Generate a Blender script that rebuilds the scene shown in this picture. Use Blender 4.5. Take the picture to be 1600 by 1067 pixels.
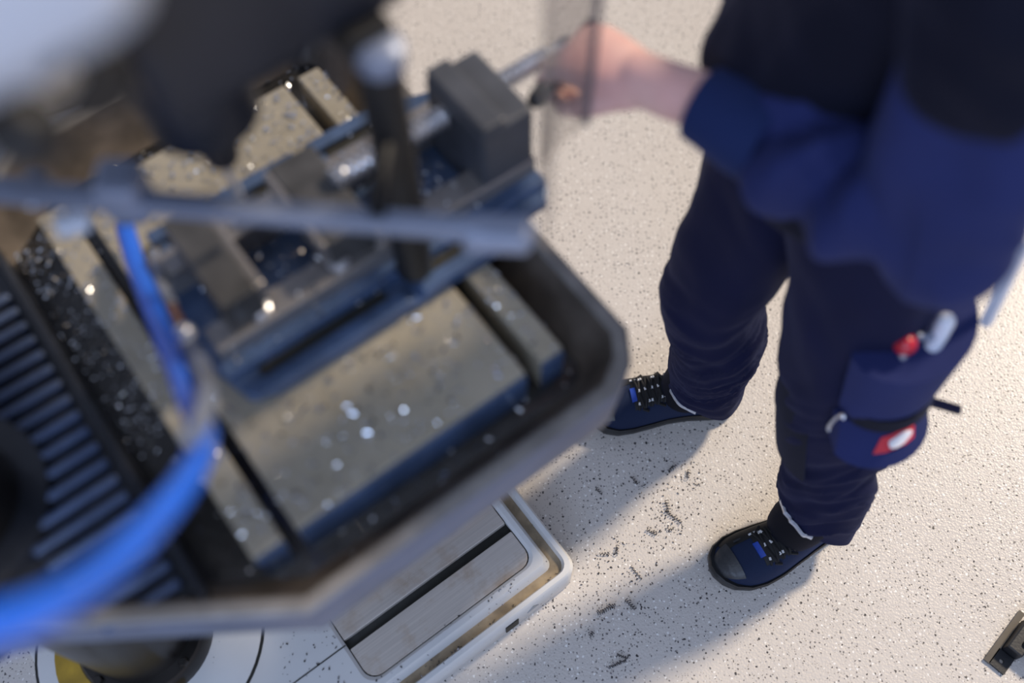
import bpy, bmesh, math, random
from mathutils import Vector, Matrix, noise
import numpy as np

random.seed(7)
SC = bpy.context.scene
COLL = SC.collection
for o in list(bpy.data.objects):
    bpy.data.objects.remove(o)

# ------------------------------------------------------------------ camera
CAM_H = 2.0
AZ0 = math.radians(36.0)
TILT, ROLL = math.radians(27.5), math.radians(-1.0)
cam_data = bpy.data.cameras.new('camera')
cam_data.sensor_width = 36.0
cam_data.lens = 35.0
cam_data.clip_start = 0.02
cam = bpy.data.objects.new('camera', cam_data)
COLL.objects.link(cam)
_r = Vector((1, 0, 0)); _u = Vector((0, math.cos(TILT), math.sin(TILT))); _f = Vector((0, math.sin(TILT), -math.cos(TILT)))
CR = math.cos(ROLL) * _r + math.sin(ROLL) * _u
CU = -math.sin(ROLL) * _r + math.cos(ROLL) * _u
cam.matrix_world = Matrix(((CR.x, CU.x, -_f.x, 0), (CR.y, CU.y, -_f.y, 0), (CR.z, CU.z, -_f.z, CAM_H), (0, 0, 0, 1)))
cam_data.dof.use_dof = True
cam_data.dof.focus_distance = 2.0
cam_data.dof.aperture_fstop = 0.95
SC.camera = cam

# ------------------------------------------------------------------ light
world = bpy.data.worlds.new('workshop_ambient')
SC.world = world
world.use_nodes = True
_bg = world.node_tree.nodes['Background']
_bg.inputs[0].default_value = (0.56, 0.64, 0.88, 1)
_bg.inputs[1].default_value = 0.50

sun_d = bpy.data.lights.new('low_warm_sun', 'SUN')
sun_d.energy = 3.6
sun_d.color = (1.0, 0.845, 0.65)
sun_d.angle = math.radians(7)
sun = bpy.data.objects.new('low_warm_sun', sun_d)
COLL.objects.link(sun)
_sd = Vector((0.80, 0.645, 0.95))            # towards the light
sun.rotation_euler = _sd.to_track_quat('Z', 'Y').to_euler()

win_d = bpy.data.lights.new('window_daylight', 'AREA')
win_d.shape = 'RECTANGLE'
win_d.size, win_d.size_y = 2.4, 1.5
win_d.energy = 75
win_d.color = (0.50, 0.66, 1.0)
win = bpy.data.objects.new('window_daylight', win_d)
COLL.objects.link(win)
win.location = (-0.6, -3.4, 2.7)
win.rotation_euler = (Vector((-0.1, 0.5, 0.8)) - win.location).to_track_quat('-Z', 'Y').to_euler()

glint_d = bpy.data.lights.new('added_glint_light', 'AREA')  # unseen cool panel, added to put glints on the table chips
glint_d.shape = 'RECTANGLE'
glint_d.size, glint_d.size_y = 1.25, 0.5
glint_d.energy = 15
glint_d.color = (0.62, 0.75, 1.0)
glint = bpy.data.objects.new('added_glint_light', glint_d)
COLL.objects.link(glint)
glint.location = (-0.35, -0.6, 3.5)
glint.rotation_euler = (0, 0, AZ0)

vs = SC.view_settings
vs.view_transform = 'Standard'
vs.look = 'None'
vs.gamma = 1.0
vs.use_curve_mapping = False
vs.exposure = 0.0

# ------------------------------------------------------------------ machine frame
AZ = math.radians(36.0)
COLX, COLY = -0.7106, 0.3571
MUX = Vector((math.cos(AZ), math.sin(AZ), 0)); MVX = Vector((math.sin(AZ), -math.cos(AZ), 0))
def M(u, v, z):
    """machine coordinates (u towards the operator, v towards the aisle) to world"""
    return Vector((COLX, COLY, 0)) + MUX * u + MVX * v + Vector((0, 0, z))

# ------------------------------------------------------------------ materials
MATS = {}
def nodes_of(name):
    m = bpy.data.materials.new(name); m.use_nodes = True
    nt = m.node_tree; b = nt.nodes['Principled BSDF']
    return m, nt, b
def mat(name, col, rough=0.5, metal=0.0, var=0.0, vscale=20.0, bump=0.0, bscale=60.0, spec=0.5, coat=0.0, sheen=0.0, col2=None, dist=0.002):
    if name in MATS: return MATS[name]
    m, nt, b = nodes_of(name)
    b.inputs['Roughness'].default_value = rough
    b.inputs['Metallic'].default_value = metal
    b.inputs['Specular IOR Level'].default_value = spec
    b.inputs['Coat Weight'].default_value = coat
    b.inputs['Sheen Weight'].default_value = sheen
    tc = nt.nodes.new('ShaderNodeTexCoord')
    nz = nt.nodes.new('ShaderNodeTexNoise'); nz.inputs['Scale'].default_value = vscale; nz.inputs['Detail'].default_value = 6
    nt.links.new(tc.outputs['Object'], nz.inputs['Vector'])
    rp = nt.nodes.new('ShaderNodeValToRGB')
    c = Vector(col); c2 = Vector(col2) if col2 else c * (1 - var)
    rp.color_ramp.elements[0].position = 0.35; rp.color_ramp.elements[1].position = 0.68
    rp.color_ramp.elements[0].color = (*c2, 1); rp.color_ramp.elements[1].color = (*c, 1)
    nt.links.new(nz.outputs['Fac'], rp.inputs['Fac']); nt.links.new(rp.outputs['Color'], b.inputs['Base Color'])
    if bump:
        n2 = nt.nodes.new('ShaderNodeTexNoise'); n2.inputs['Scale'].default_value = bscale; n2.inputs['Detail'].default_value = 3
        nt.links.new(tc.outputs['Object'], n2.inputs['Vector'])
        bp = nt.nodes.new('ShaderNodeBump'); bp.inputs['Strength'].default_value = bump; bp.inputs['Distance'].default_value = dist
        nt.links.new(n2.outputs['Fac'], bp.inputs['Height']); nt.links.new(bp.outputs['Normal'], b.inputs['Normal'])
    MATS[name] = m
    return m

def floor_material():
    m, nt, b = nodes_of('speckled_vinyl_floor'); L = nt.links.new; N = nt.nodes.new
    tc = N('ShaderNodeTexCoord')
    base = N('ShaderNodeTexNoise'); base.inputs['Scale'].default_value = 3.0; base.inputs['Detail'].default_value = 8
    L(tc.outputs['Object'], base.inputs['Vector'])
    rp = N('ShaderNodeValToRGB'); rp.color_ramp.elements[0].color = (.57, .525, .475, 1); rp.color_ramp.elements[1].color = (.64, .59, .535, 1)
    L(base.outputs['Fac'], rp.inputs['Fac'])
    cur = rp.outputs['Color']
    def flecks(scale, thr, pick, color, cur, seed, rmin=.25):
        mp = N('ShaderNodeMapping'); mp.inputs['Location'].default_value = (seed, seed * 1.7, 0); mp.inputs['Scale'].default_value = (scale, scale, scale)
        L(tc.outputs['Object'], mp.inputs['Vector'])
        wob = N('ShaderNodeTexNoise'); wob.inputs['Scale'].default_value = 2.2
        L(mp.outputs['Vector'], wob.inputs['Vector'])
        add = N('ShaderNodeVectorMath'); add.operation = 'MULTIPLY_ADD'; add.inputs[1].default_value = (.5, .5, 0)
        L(wob.outputs['Color'], add.inputs[0]); L(mp.outputs['Vector'], add.inputs[2])
        vo = N('ShaderNodeTexVoronoi'); vo.voronoi_dimensions = '2D'; vo.inputs['Scale'].default_value = 1.0
        L(add.outputs['Vector'], vo.inputs['Vector'])
        sep = N('ShaderNodeSeparateColor'); L(vo.outputs['Color'], sep.inputs['Color'])
        # random size per cell, and only some cells carry a fleck
        sz = N('ShaderNodeMath'); sz.operation = 'MULTIPLY'; sz.inputs[1].default_value = thr; L(sep.outputs['Green'], sz.inputs[0])
        sz2 = N('ShaderNodeMath'); sz2.operation = 'ADD'; sz2.inputs[1].default_value = thr * rmin; L(sz.outputs[0], sz2.inputs[0])
        lt = N('ShaderNodeMath'); lt.operation = 'LESS_THAN'; L(vo.outputs['Distance'], lt.inputs[0]); L(sz2.outputs[0], lt.inputs[1])
        pk = N('ShaderNodeMath'); pk.operation = 'LESS_THAN'; pk.inputs[1].default_value = pick; L(sep.outputs['Red'], pk.inputs[0])
        mu = N('ShaderNodeMath'); mu.operation = 'MULTIPLY'; L(lt.outputs[0], mu.inputs[0]); L(pk.outputs[0], mu.inputs[1])
        mx = N('ShaderNodeMix'); mx.data_type = 'RGBA'; L(mu.outputs[0], mx.inputs[0]); L(cur, mx.inputs[6]); mx.inputs[7].default_value = (*color, 1)
        return mx.outputs[2]
    cur = flecks(110, .19, .40, (.18, .165, .155), cur, 3.1)
    cur = flecks(75, .14, .28, (.06, .055, .055), cur, 11.4)
    cur = flecks(95, .17, .34, (.86, .83, .78), cur, 23.9)
    cur = flecks(170, .20, .30, (.40, .36, .32), cur, 31.2)
    L(cur, b.inputs['Base Color'])
    b.inputs['Roughness'].default_value = .37
    b.inputs['Specular IOR Level'].default_value = .45
    vo = N('ShaderNodeTexVoronoi'); vo.feature = 'SMOOTH_F1'; vo.inputs['Scale'].default_value = 230; vo.inputs['Smoothness'].default_value = .4
    L(tc.outputs['Object'], vo.inputs['Vector'])
    bp = N('ShaderNodeBump'); bp.inputs['Strength'].default_value = .30; bp.inputs['Distance'].default_value = .0018
    L(vo.outputs['Distance'], bp.inputs['Height']); L(bp.outputs['Normal'], b.inputs['Normal'])
    return m

def fabric(name, col, weave=900, bump=.35, sheen=.06, var=.25):
    m, nt, b = nodes_of(name); L = nt.links.new; N = nt.nodes.new
    tc = N('ShaderNodeTexCoord')
    nz = N('ShaderNodeTexNoise'); nz.inputs['Scale'].default_value = 9; nz.inputs['Detail'].default_value = 5
    L(tc.outputs['Object'], nz.inputs['Vector'])
    rp = N('ShaderNodeValToRGB'); c = Vector(col)
    rp.color_ramp.elements[0].color = (*(c * (1 - var)), 1); rp.color_ramp.elements[1].color = (*(c * (1 + var)), 1)
    L(nz.outputs['Fac'], rp.inputs['Fac']); L(rp.outputs['Color'], b.inputs['Base Color'])
    w = N('ShaderNodeTexChecker'); w.inputs['Scale'].default_value = weave
    L(tc.outputs['Object'], w.inputs['Vector'])
    bp = N('ShaderNodeBump'); bp.inputs['Strength'].default_value = bump; bp.inputs['Distance'].default_value = .0008
    L(w.outputs['Fac'], bp.inputs['Height']); L(bp.outputs['Normal'], b.inputs['Normal'])
    b.inputs['Roughness'].default_value = .85; b.inputs['Specular IOR Level'].default_value = .2
    b.inputs['Sheen Weight'].default_value = sheen; b.inputs['Sheen Roughness'].default_value = .5
    b.inputs['Sheen Tint'].default_value = (.35, .45, 1, 1)
    MATS[name] = m
    return m

def painted_white():
    """cream machine enamel with chipped and grimy spots"""
    m, nt, b = nodes_of('worn_white_enamel'); L = nt.links.new; N = nt.nodes.new
    tc = N('ShaderNodeTexCoord')
    n1 = N('ShaderNodeTexNoise'); n1.inputs['Scale'].default_value = 7; n1.inputs['Detail'].default_value = 8
    L(tc.outputs['Object'], n1.inputs['Vector'])
    r1 = N('ShaderNodeValToRGB'); r1.color_ramp.elements[0].color = (.58, .57, .55, 1); r1.color_ramp.elements[1].color = (.74, .74, .73, 1)
    L(n1.outputs['Fac'], r1.inputs['Fac'])
    n2 = N('ShaderNodeTexNoise'); n2.inputs['Scale'].default_value = 95; n2.inputs['Detail'].default_value = 3; n2.inputs['Roughness'].default_value = .6
    L(tc.outputs['Object'], n2.inputs['Vector'])
    r2 = N('ShaderNodeValToRGB'); r2.color_ramp.elements[0].position = .70; r2.color_ramp.elements[1].position = .73
    r2.color_ramp.elements[0].color = (0, 0, 0, 1); r2.color_ramp.elements[1].color = (1, 1, 1, 1)
    L(n2.outputs['Fac'], r2.inputs['Fac'])
    mx = N('ShaderNodeMix'); mx.data_type = 'RGBA'; L(r2.outputs['Color'], mx.inputs[0]); L(r1.outputs['Color'], mx.inputs[6]); mx.inputs[7].default_value = (.07, .06, .045, 1)
    L(mx.outputs[2], b.inputs['Base Color']); b.inputs['Roughness'].default_value = .38
    MATS['white'] = m
    return m

def brushed(name, col, rough, stretch=(3, 140, 20), stain=(.16, .10, .05), stain_amt=.5, metal=.9):
    m, nt, b = nodes_of(name); L = nt.links.new; N = nt.nodes.new
    tc = N('ShaderNodeTexCoord'); mp = N('ShaderNodeMapping'); mp.inputs['Scale'].default_value = stretch
    L(tc.outputs['Object'], mp.inputs['Vector'])
    n1 = N('ShaderNodeTexNoise'); n1.inputs['Scale'].default_value = 3; n1.inputs['Detail'].default_value = 4
    L(mp.outputs['Vector'], n1.inputs['Vector'])
    c = Vector(col)
    r1 = N('ShaderNodeValToRGB'); r1.color_ramp.elements[0].color = (*(c * .75), 1); r1.color_ramp.elements[1].color = (*(c * 1.2), 1)
    L(n1.outputs['Fac'], r1.inputs['Fac'])
    n2 = N('ShaderNodeTexNoise'); n2.inputs['Scale'].default_value = 14; n2.inputs['Detail'].default_value = 8; n2.inputs['Roughness'].default_value = .65
    L(tc.outputs['Object'], n2.inputs['Vector'])
    r2 = N('ShaderNodeValToRGB'); r2.color_ramp.elements[0].position = .50; r2.color_ramp.elements[1].position = .75
    r2.color_ramp.elements[0].color = (0, 0, 0, 1); r2.color_ramp.elements[1].color = (stain_amt,) * 3 + (1,)
    L(n2.outputs['Fac'], r2.inputs['Fac'])
    mx = N('ShaderNodeMix'); mx.data_type = 'RGBA'; L(r2.outputs['Color'], mx.inputs[0]); L(r1.outputs['Color'], mx.inputs[6]); mx.inputs[7].default_value = (*stain, 1)
    L(mx.outputs[2], b.inputs['Base Color'])
    b.inputs['Metallic'].default_value = metal
    rr = N('ShaderNodeMath'); rr.operation = 'MULTIPLY_ADD'; rr.inputs[1].default_value = .22; rr.inputs[2].default_value = rough - .08
    L(n2.outputs['Fac'], rr.inputs[0]); L(rr.outputs[0], b.inputs['Roughness'])
    bp = N('ShaderNodeBump'); bp.inputs['Strength'].default_value = .12; bp.inputs['Distance'].default_value = .001
    L(n1.outputs['Fac'], bp.inputs['Height']); L(bp.outputs['Normal'], b.inputs['Normal'])
    MATS[name] = m
    return m

def plexiglass():
    m, nt, b = nodes_of('clear_polycarbonate'); L = nt.links.new; N = nt.nodes.new
    out = nt.nodes['Material Output']
    nz = N('ShaderNodeTexNoise'); nz.inputs['Scale'].default_value = 12
    tr = N('ShaderNodeBsdfTransparent'); tr.inputs[0].default_value = (.93, .92, .91, 1)
    df = N('ShaderNodeBsdfDiffuse'); df.inputs[0].default_value = (.7, .68, .66, 1)
    gl = N('ShaderNodeBsdfGlossy'); gl.inputs['Roughness'].default_value = .08
    fr = N('ShaderNodeFresnel'); fr.inputs[0].default_value = 1.45
    m1 = N('ShaderNodeMixShader'); m1.inputs[0].default_value = .06
    rg = N('ShaderNodeMath'); rg.operation = 'MULTIPLY'; rg.inputs[1].default_value = .10; L(nz.outputs['Fac'], rg.inputs[0]); L(rg.outputs[0], m1.inputs[0])
    L(tr.outputs[0], m1.inputs[1]); L(df.outputs[0], m1.inputs[2])
    m2 = N('ShaderNodeMixShader'); fk = N('ShaderNodeMath'); fk.operation = 'MULTIPLY'; fk.inputs[1].default_value = .30; L(fr.outputs[0], fk.inputs[0]); L(fk.outputs[0], m2.inputs[0]); L(m1.outputs[0], m2.inputs[1]); L(gl.outputs[0], m2.inputs[2])
    L(m2.outputs[0], out.inputs['Surface'])
    MATS['plexi'] = m
    return m

FLOOR = floor_material()
WHITE = painted_white()
TABLE_STEEL = brushed('ground_table_steel', (.42, .37, .28), .34, (3, 3, 3), (.28, .23, .14), .5, .35)
BASE_STEEL = brushed('machined_base_steel', (.60, .54, .48), .38, (2, 120, 10), (.36, .22, .10), .7, .2)
VISE_STEEL = brushed('oily_vise_steel', (.30, .28, .27), .30, (4, 4, 4), (.14, .10, .06), .4, .6)
CAST = mat('dark_cast_iron', (.028, .031, .040), .32, .25, .45, 14, .25, 120, coat=.15)
TROUGH = mat('oily_trough_iron', (.035, .033, .031), .28, .3, .5, 25, .35, 90, coat=.3)
RIMP = mat('worn_grey_rim_paint', (.27, .25, .23), .36, .2, .4, 18, .15, 90)
SKIRT = mat('window_blue_skirt', (.10, .135, .23), .36, .15, .3, 14)  # cool window light on the outer side put into the skirt colour
SLOPE = mat('oily_brown_slope', (.17, .14, .115), .34, .2, .5, 16, .2, 70)
RIB = mat('blue_grey_rib_paint', (.085, .12, .22), .36, .2, .3, 30, .1, 80)
VISE_BLUE = mat('blue_grey_vise_tone', (.085, .135, .25), .34, .25, .35, 22, .15, 70)  # blue-grey shared by vise parts, one knob and the strip edges
HEADD = mat('dark_blue_head_enamel', (.013, .016, .027), .45, 0, .3, 9, .08, 120)
COVER = mat('pale_grey_cover_enamel', (.66, .70, .78), .42, 0, .12, 6)
BLACK = mat('matte_black_plastic', (.008, .008, .009), .5, 0, .4, 18, .1, 150)
COLUMN = mat('oiled_column_steel', (.050, .045, .042), .30, .6, .4, 8, .1, 60)
GREYBAR = mat('grey_aluminium_bar', (.30, .34, .45), .40, .35, .2, 12)
BLOCKM = mat('dark_grey_block_enamel', (.085, .09, .105), .4, .2, .3, 16)
JAWM = mat('dark_oily_jaw_steel', (.13, .125, .12), .34, .5, .4, 30)
STEEL = mat('bright_steel', (.75, .75, .78), .28, .8, .15, 30)
CHIP = mat('bright_chip_steel', (.85, .87, .90), .18, 1.0, .2, 60)
SWARF = mat('dark_curled_swarf', (.16, .15, .16), .30, .9, .5, 200)
HOSEB = mat('blue_hose_rubber', (.015, .14, .78), .30, 0, .2, 15, coat=.2)
HOSEG = mat('grey_translucent_hose', (.22, .26, .36), .33, 0, .3, 25, col2=(.16, .17, .20))
COPPER = mat('copper_fitting', (.45, .22, .13), .35, .9, .3, 60)
BRASS = mat('yellow_brass', (.42, .30, .10), .38, .7, .4, 50)
YELLOW = mat('yellow_paint', (.55, .34, .03), .5, 0, .4, 20)
GUTTER = mat('oil_stained_gutter', (.40, .31, .20), .45, 0, .5, 30, .2, 90)
DARKGAP = mat('dark_gap', (.02, .02, .016), .7, 0, .4, 80)  # one dark colour for grooves, seams, slots and the hole patch
PLEXI = plexiglass()
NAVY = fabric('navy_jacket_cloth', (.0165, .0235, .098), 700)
NAVY_SHADE = fabric('shaded_navy_jacket_cloth', (.0035, .004, .012), 700)  # jacket cloth darkened to carry the shade between torso and arm
NAVY2 = fabric('navy_trouser_cloth', (.0042, .0055, .030), 800)
NAVY3 = fabric('charcoal_trouser_panel', (.006, .007, .014), 800)
CUFF = fabric('navy_knit_cuff', (.011, .022, .085), 420, .6)
SHOEM = fabric('navy_shoe_mesh', (.011, .019, .048), 520, .8, .15)
SOCK = fabric('black_knit_gaiter', (.003, .003, .004), 500, .4, .05)
SOLE = mat('black_rubber_sole', (.016, .017, .019), .48, 0, .3, 40, .2, 200)
TOECAP = mat('grey_rubber_toe', (.030, .031, .034), .42, 0, .25, 60, .2, 240)
LACE = mat('black_lace', (.006, .006, .007), .7, 0, .3, 90)
FLECK = mat('reflective_fleck', (.72, .72, .72), .35, 0, .2, 90)
REFL = mat('silver_reflective_piping', (.62, .64, .70), .35, .2, .25, 120, .3, 250)
BLUEY = mat('bright_blue_webbing', (.012, .06, .40), .5, 0, .2, 80)
SKIN = mat('fair_skin', (.78, .50, .43), .45, 0, 0, 14, .15, 260, col2=(.70, .38, .33), dist=.0006)
HAIR = mat('brown_hair', (.045, .028, .018), .55, 0, .4, 90, .6, 160)
EYEW = mat('eye_white', (.75, .74, .72), .2)
EYED = mat('eye_iris', (.03, .05, .07), .15)
LIP = mat('lip_skin', (.45, .17, .15), .45)
RED = mat('glossy_red_plastic', (.55, .012, .03), .25, 0, .2, 40, coat=.3)
REDP = mat('red_print', (.60, .03, .05), .6, 0, .1, 60)
WHITEP = mat('white_print', (.80, .80, .84), .5, 0, .08, 60)
WHITEPL = mat('white_plastic', (.74, .77, .86), .35, 0, .05, 30)
BLACKST = mat('black_powdercoat_steel', (.013, .014, .017), .42, 0, .3, 40, .15, 200)
CLEARG = mat('bronze_tinted_strip', (.13, .11, .085), .3, 0, .3, 12)
CARD = mat('pale_grey_sack', (.45, .45, .47), .7, 0, .2, 12)
CARDD = mat('dark_drum_plastic', (.02, .022, .03), .5, 0, .3, 20)
ORANGE = mat('orange_tape', (.75, .16, .04), .5, 0, .1, 20)
INK = mat('dark_print_ink', (.06, .06, .07), .6, 0, .1, 20)

# ------------------------------------------------------------------ mesh helpers
class MB:
    def __init__(s): s.v = []; s.f = []
    def add(s, vs, fs):
        k = len(s.v); s.v += [tuple(p) for p in vs]; s.f += [tuple(i + k for i in q) for q in fs]; return s
    def box(s, c, size, rot=None):
        c = Vector(c); h = Vector(size) / 2; vs = []
        for dz in (-1, 1):
            for dx, dy in ((-1, -1), (1, -1), (1, 1), (-1, 1)):
                p = Vector((dx * h.x, dy * h.y, dz * h.z))
                if rot: p = rot @ p
                vs.append(c + p)
        return s.add(vs, [(3, 2, 1, 0), (4, 5, 6, 7), (0, 1, 5, 4), (1, 2, 6, 5), (2, 3, 7, 6), (3, 0, 4, 7)])
    def rings(s, rs, cap0=True, cap1=True, closed=True):
        n = len(rs[0]); vs = [p for r in rs for p in r]; fs = []
        for i in range(len(rs) - 1):
            for j in range(n if closed else n - 1):
                a = i * n + j; b = i * n + (j + 1) % n
                fs.append((a, b, b + n, a + n))
        if cap0: fs.append(tuple(reversed(range(n))))
        if cap1: fs.append(tuple(range((len(rs) - 1) * n, len(rs) * n)))
        return s.add(vs, fs)
    def prism(s, outline, z0, z1):
        return s.rings([[Vector((p[0], p[1], z0)) for p in outline], [Vector((p[0], p[1], z1)) for p in outline]])
    def tube(s, path, r, n=12, caps=True):
        path = [Vector(p) for p in path]; m = len(path)
        rad = r if isinstance(r, (list, tuple)) else [r] * m
        t0 = (path[1] - path[0]).normalized(); ref = Vector((0, 0, 1)) if abs(t0.z) < .9 else Vector((1, 0, 0))
        a = t0.cross(ref).normalized(); rs = []
        for i in range(m):
            t = (path[min(i + 1, m - 1)] - path[max(i - 1, 0)]).normalized()
            a = (a - t * a.dot(t)).normalized(); b = t.cross(a)
            rs.append([path[i] + (a * math.cos(2 * math.pi * k / n) + b * math.sin(2 * math.pi * k / n)) * rad[i] for k in range(n)])
        return s.rings(rs, caps, caps)
    def capsule(s, path, rad, n=14):
        """tube with rounded ends"""
        path = [Vector(p) for p in path]; rad = list(rad)
        d0 = (path[0] - path[1]).normalized(); d1 = (path[-1] - path[-2]).normalized()
        pre, pr, post, po = [], [], [], []
        for k in (1.0, .85, .6, .3):
            pre.append(path[0] + d0 * rad[0] * k); pr.append(rad[0] * max(.08, math.sqrt(max(0, 1 - k * k))))
        for k in (.3, .6, .85, 1.0):
            post.append(path[-1] + d1 * rad[-1] * k); po.append(rad[-1] * max(.08, math.sqrt(max(0, 1 - k * k))))
        return s.tube(pre + path + post, pr + rad + po, n)
    def lathe(s, c, prof, n=32, axis=None):
        c = Vector(c); ax = (Vector(axis) if axis else Vector((0, 0, 1))).normalized()
        ref = Vector((1, 0, 0)) if abs(ax.x) < .9 else Vector((0, 1, 0))
        a = ax.cross(ref).normalized(); b = ax.cross(a); rs = []
        for r, z in prof:
            rs.append([c + ax * z + (a * math.cos(2 * math.pi * k / n) + b * math.sin(2 * math.pi * k / n)) * r for k in range(n)])
        return s.rings(rs)
    def sphere(s, c, r, n=16, sc=(1, 1, 1)):
        prof = [(max(1e-4, math.sin(math.pi * i / n)) * r, -math.cos(math.pi * i / n) * r) for i in range(n + 1)]
        k = len(s.v); s.lathe((0, 0, 0), prof, n * 2)
        for i in range(k, len(s.v)):
            p = s.v[i]; s.v[i] = (c[0] + p[0] * sc[0], c[1] + p[1] * sc[1], c[2] + p[2] * sc[2])
        return s
    def build(s, name, material, parent=None, smooth=True, bevel=0.0, seg=2, sub=0, label=None, loc=None):
        me = bpy.data.meshes.new(name); me.from_pydata(s.v, [], s.f); me.update()
        bm = bmesh.new(); bm.from_mesh(me); bmesh.ops.recalc_face_normals(bm, faces=bm.faces); bm.to_mesh(me); bm.free()
        me.materials.append(material)
        o = bpy.data.objects.new(name, me); COLL.objects.link(o)
        if parent: o.parent = parent
        if smooth:
            me.shade_smooth()
            md = o.modifiers.new('split', 'EDGE_SPLIT') if not bevel else None
            if md: md.split_angle = math.radians(38)
        if bevel:
            b = o.modifiers.new('bevel', 'BEVEL'); b.width = bevel; b.segments = seg; b.limit_method = 'ANGLE'; b.angle_limit = math.radians(35)
            b.harden_normals = False
        if sub:
            d = o.modifiers.new('sub', 'SUBSURF'); d.levels = d.render_levels = sub
        if label: o['label'] = label
        return o

def empty(name, loc=(0, 0, 0), rz=0, label=None, cat=None, group=None):
    e = bpy.data.objects.new(name, None); COLL.objects.link(e)
    e.empty_display_size = .1; e.location = loc; e.rotation_euler = (0, 0, rz)
    return tag(e, label, cat, group)
def tag(o, label=None, cat=None, group=None, kind=None):
    if label: o['label'] = label
    if cat: o['category'] = cat
    if group: o['group'] = group
    if kind: o['kind'] = kind
    return o
def world_parent(o, parent):
    """o was modelled in world coordinates: keep it in place under its parent"""
    o.parent = parent
    o.matrix_parent_inverse = PW[parent.name].inverted()
    return o
PW = {}
def rrect(x0, x1, y0, y1, r, n=5):
    out = []
    for cx, cy, a0 in ((x1 - r, y1 - r, 0), (x0 + r, y1 - r, 90), (x0 + r, y0 + r, 180), (x1 - r, y0 + r, 270)):
        for k in range(n + 1):
            a = math.radians(a0 + 90 * k / n); out.append((cx + r * math.cos(a), cy + r * math.sin(a)))
    return out
def spline(pts, n=12):
    pts = [Vector(p) for p in pts]; out = []
    for i in range(len(pts) - 1):
        p0 = pts[max(i - 1, 0)]; p1 = pts[i]; p2 = pts[i + 1]; p3 = pts[min(i + 2, len(pts) - 1)]
        for k in range(n):
            t = k / n
            out.append(.5 * ((2 * p1) + (p2 - p0) * t + (2 * p0 - 5 * p1 + 4 * p2 - p3) * t * t + (3 * p1 - p0 - 3 * p2 + p3) * t ** 3))
    out.append(pts[-1]); return out

# ------------------------------------------------------------------ floor
fl = MB().box((0, 1.0, -.03), (9, 9, .06)).build('floor', FLOOR, smooth=False)
tag(fl, 'beige speckled vinyl workshop floor', kind='structure')

# ------------------------------------------------------------------ drill press (local x = u, local y = -v)
DP = empty('drill_press', (COLX, COLY, 0), AZ, 'large pillar drill press with dark tray table and white base, in left half', 'drill press')
CX, CY = .035, .005     # pillar axis

# base casting: lip, gutter, raised block, pocket
def base_ring(inset, z, r):
    return [Vector((x, y, z)) for x, y in rrect(-.165 + inset, .758 - inset, -.375 + inset, .375 - inset, r)]
mb = MB()
mb.rings([base_ring(.004, 0, .03), base_ring(0, .006, .03), base_ring(0, .080, .03), base_ring(.005, .087, .028), base_ring(.014, .087, .024), base_ring(.018, .074, .022)], True, False)
base = mb.build('base', WHITE, DP)
MB().rings([base_ring(.018, .074, .022), base_ring(.036, .072, .018)], False, False).build('gutter', GUTTER, base)
PK = (.318, .697, -.312, .312)
def pk_ring(d, z, r):
    return [Vector((x, y, z)) for x, y in rrect(PK[0] - d, PK[1] + d, PK[2] - d, PK[3] + d, r)]
mb = MB().rings([base_ring(.036, .072, .018), base_ring(.042, .092, .018), base_ring(.046, .098, .016), pk_ring(.006, .098, .03), pk_ring(0, .092, .028), pk_ring(0, .080, .028)], False, False)
mb.build('raised_deck', WHITE, base)
MB().rings([pk_ring(0, .081, .028), pk_ring(.001, .080, .028)], True, True).build('slot_bottom', DARKGAP, base)
def strip_outline(v0, v1, ra, rb):
    x0, x1, y0, y1 = PK[0] + .002, PK[1] - .002, -v1 + .002, -v0 - .002; out = []
    for cx, cy, sx, sy, a0, r in ((x1, y1, -1, -1, 0, ra), (x0, y1, 1, -1, 90, ra), (x0, y0, 1, 1, 180, rb), (x1, y0, -1, 1, 270, rb)):
        for k in range(5):
            q = math.radians(a0 + 22.5 * k); out.append((cx + sx * r + r * math.cos(q), cy + sy * r + r * math.sin(q)))
    return out
for v0, v1, a, ra, rb in ((-.312, -.236, 0, .027, .002), (-.220, .220, 1, .002, .002), (.236, .312, 0, .002, .027)):
    out = strip_outline(v0, v1, ra, rb)
    MB().prism(out, .074, .0935 if a else .0915).build('machined_strip', BASE_STEEL, base, bevel=.0015, smooth=False)
MB().lathe((CX, CY, .0975), [(.20, 0), (.207, 0), (.207, .004), (.204, .006), (.05, .006)], 64).build('pillar_boss', WHITE, base)
MB().lathe((CX, CY, .0978), [(.2065, 0), (.2125, 0), (.2125, .0022), (.2065, .0022)], 64).build('boss_groove', DARKGAP, base)
MB().box((.255, -.2285, .0984), (.125, .0022, .0012)).build('seam', DARKGAP, base, smooth=False)
MB().box((.255, .2285, .0984), (.125, .0022, .0012)).build('seam', DARKGAP, base, smooth=False)
MB().box((.594, -.3752, .036), (.030, .004, .040)).build('lifting_hole', DARKGAP, base, smooth=False)
MB().rings([[Vector((.645 + x, -.3751, .054 + z)) for x, z in ((-.014, -.011), (.014, -.011), (0, .012))], [Vector((.645 + x, -.3762, .054 + z)) for x, z in ((-.014, -.011), (.014, -.011), (0, .012))]]).build('triangle_mark', mat('grey_mark', (.36, .37, .38), .5, 0, .1), base, smooth=False)
mb = MB()
for k in range(17):   # yellow ring sector painted on the boss
    a = math.radians(150 + k * 8)
    mb.v += [(CX + math.cos(a) * .124, CY + math.sin(a) * .124, .1042), (CX + math.cos(a) * .175, CY + math.sin(a) * .175, .1042)]
mb.f = [(2 * k, 2 * k + 1, 2 * k + 3, 2 * k + 2) for k in range(16)]
mb.build('yellow_band', YELLOW, base, smooth=False)

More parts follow.
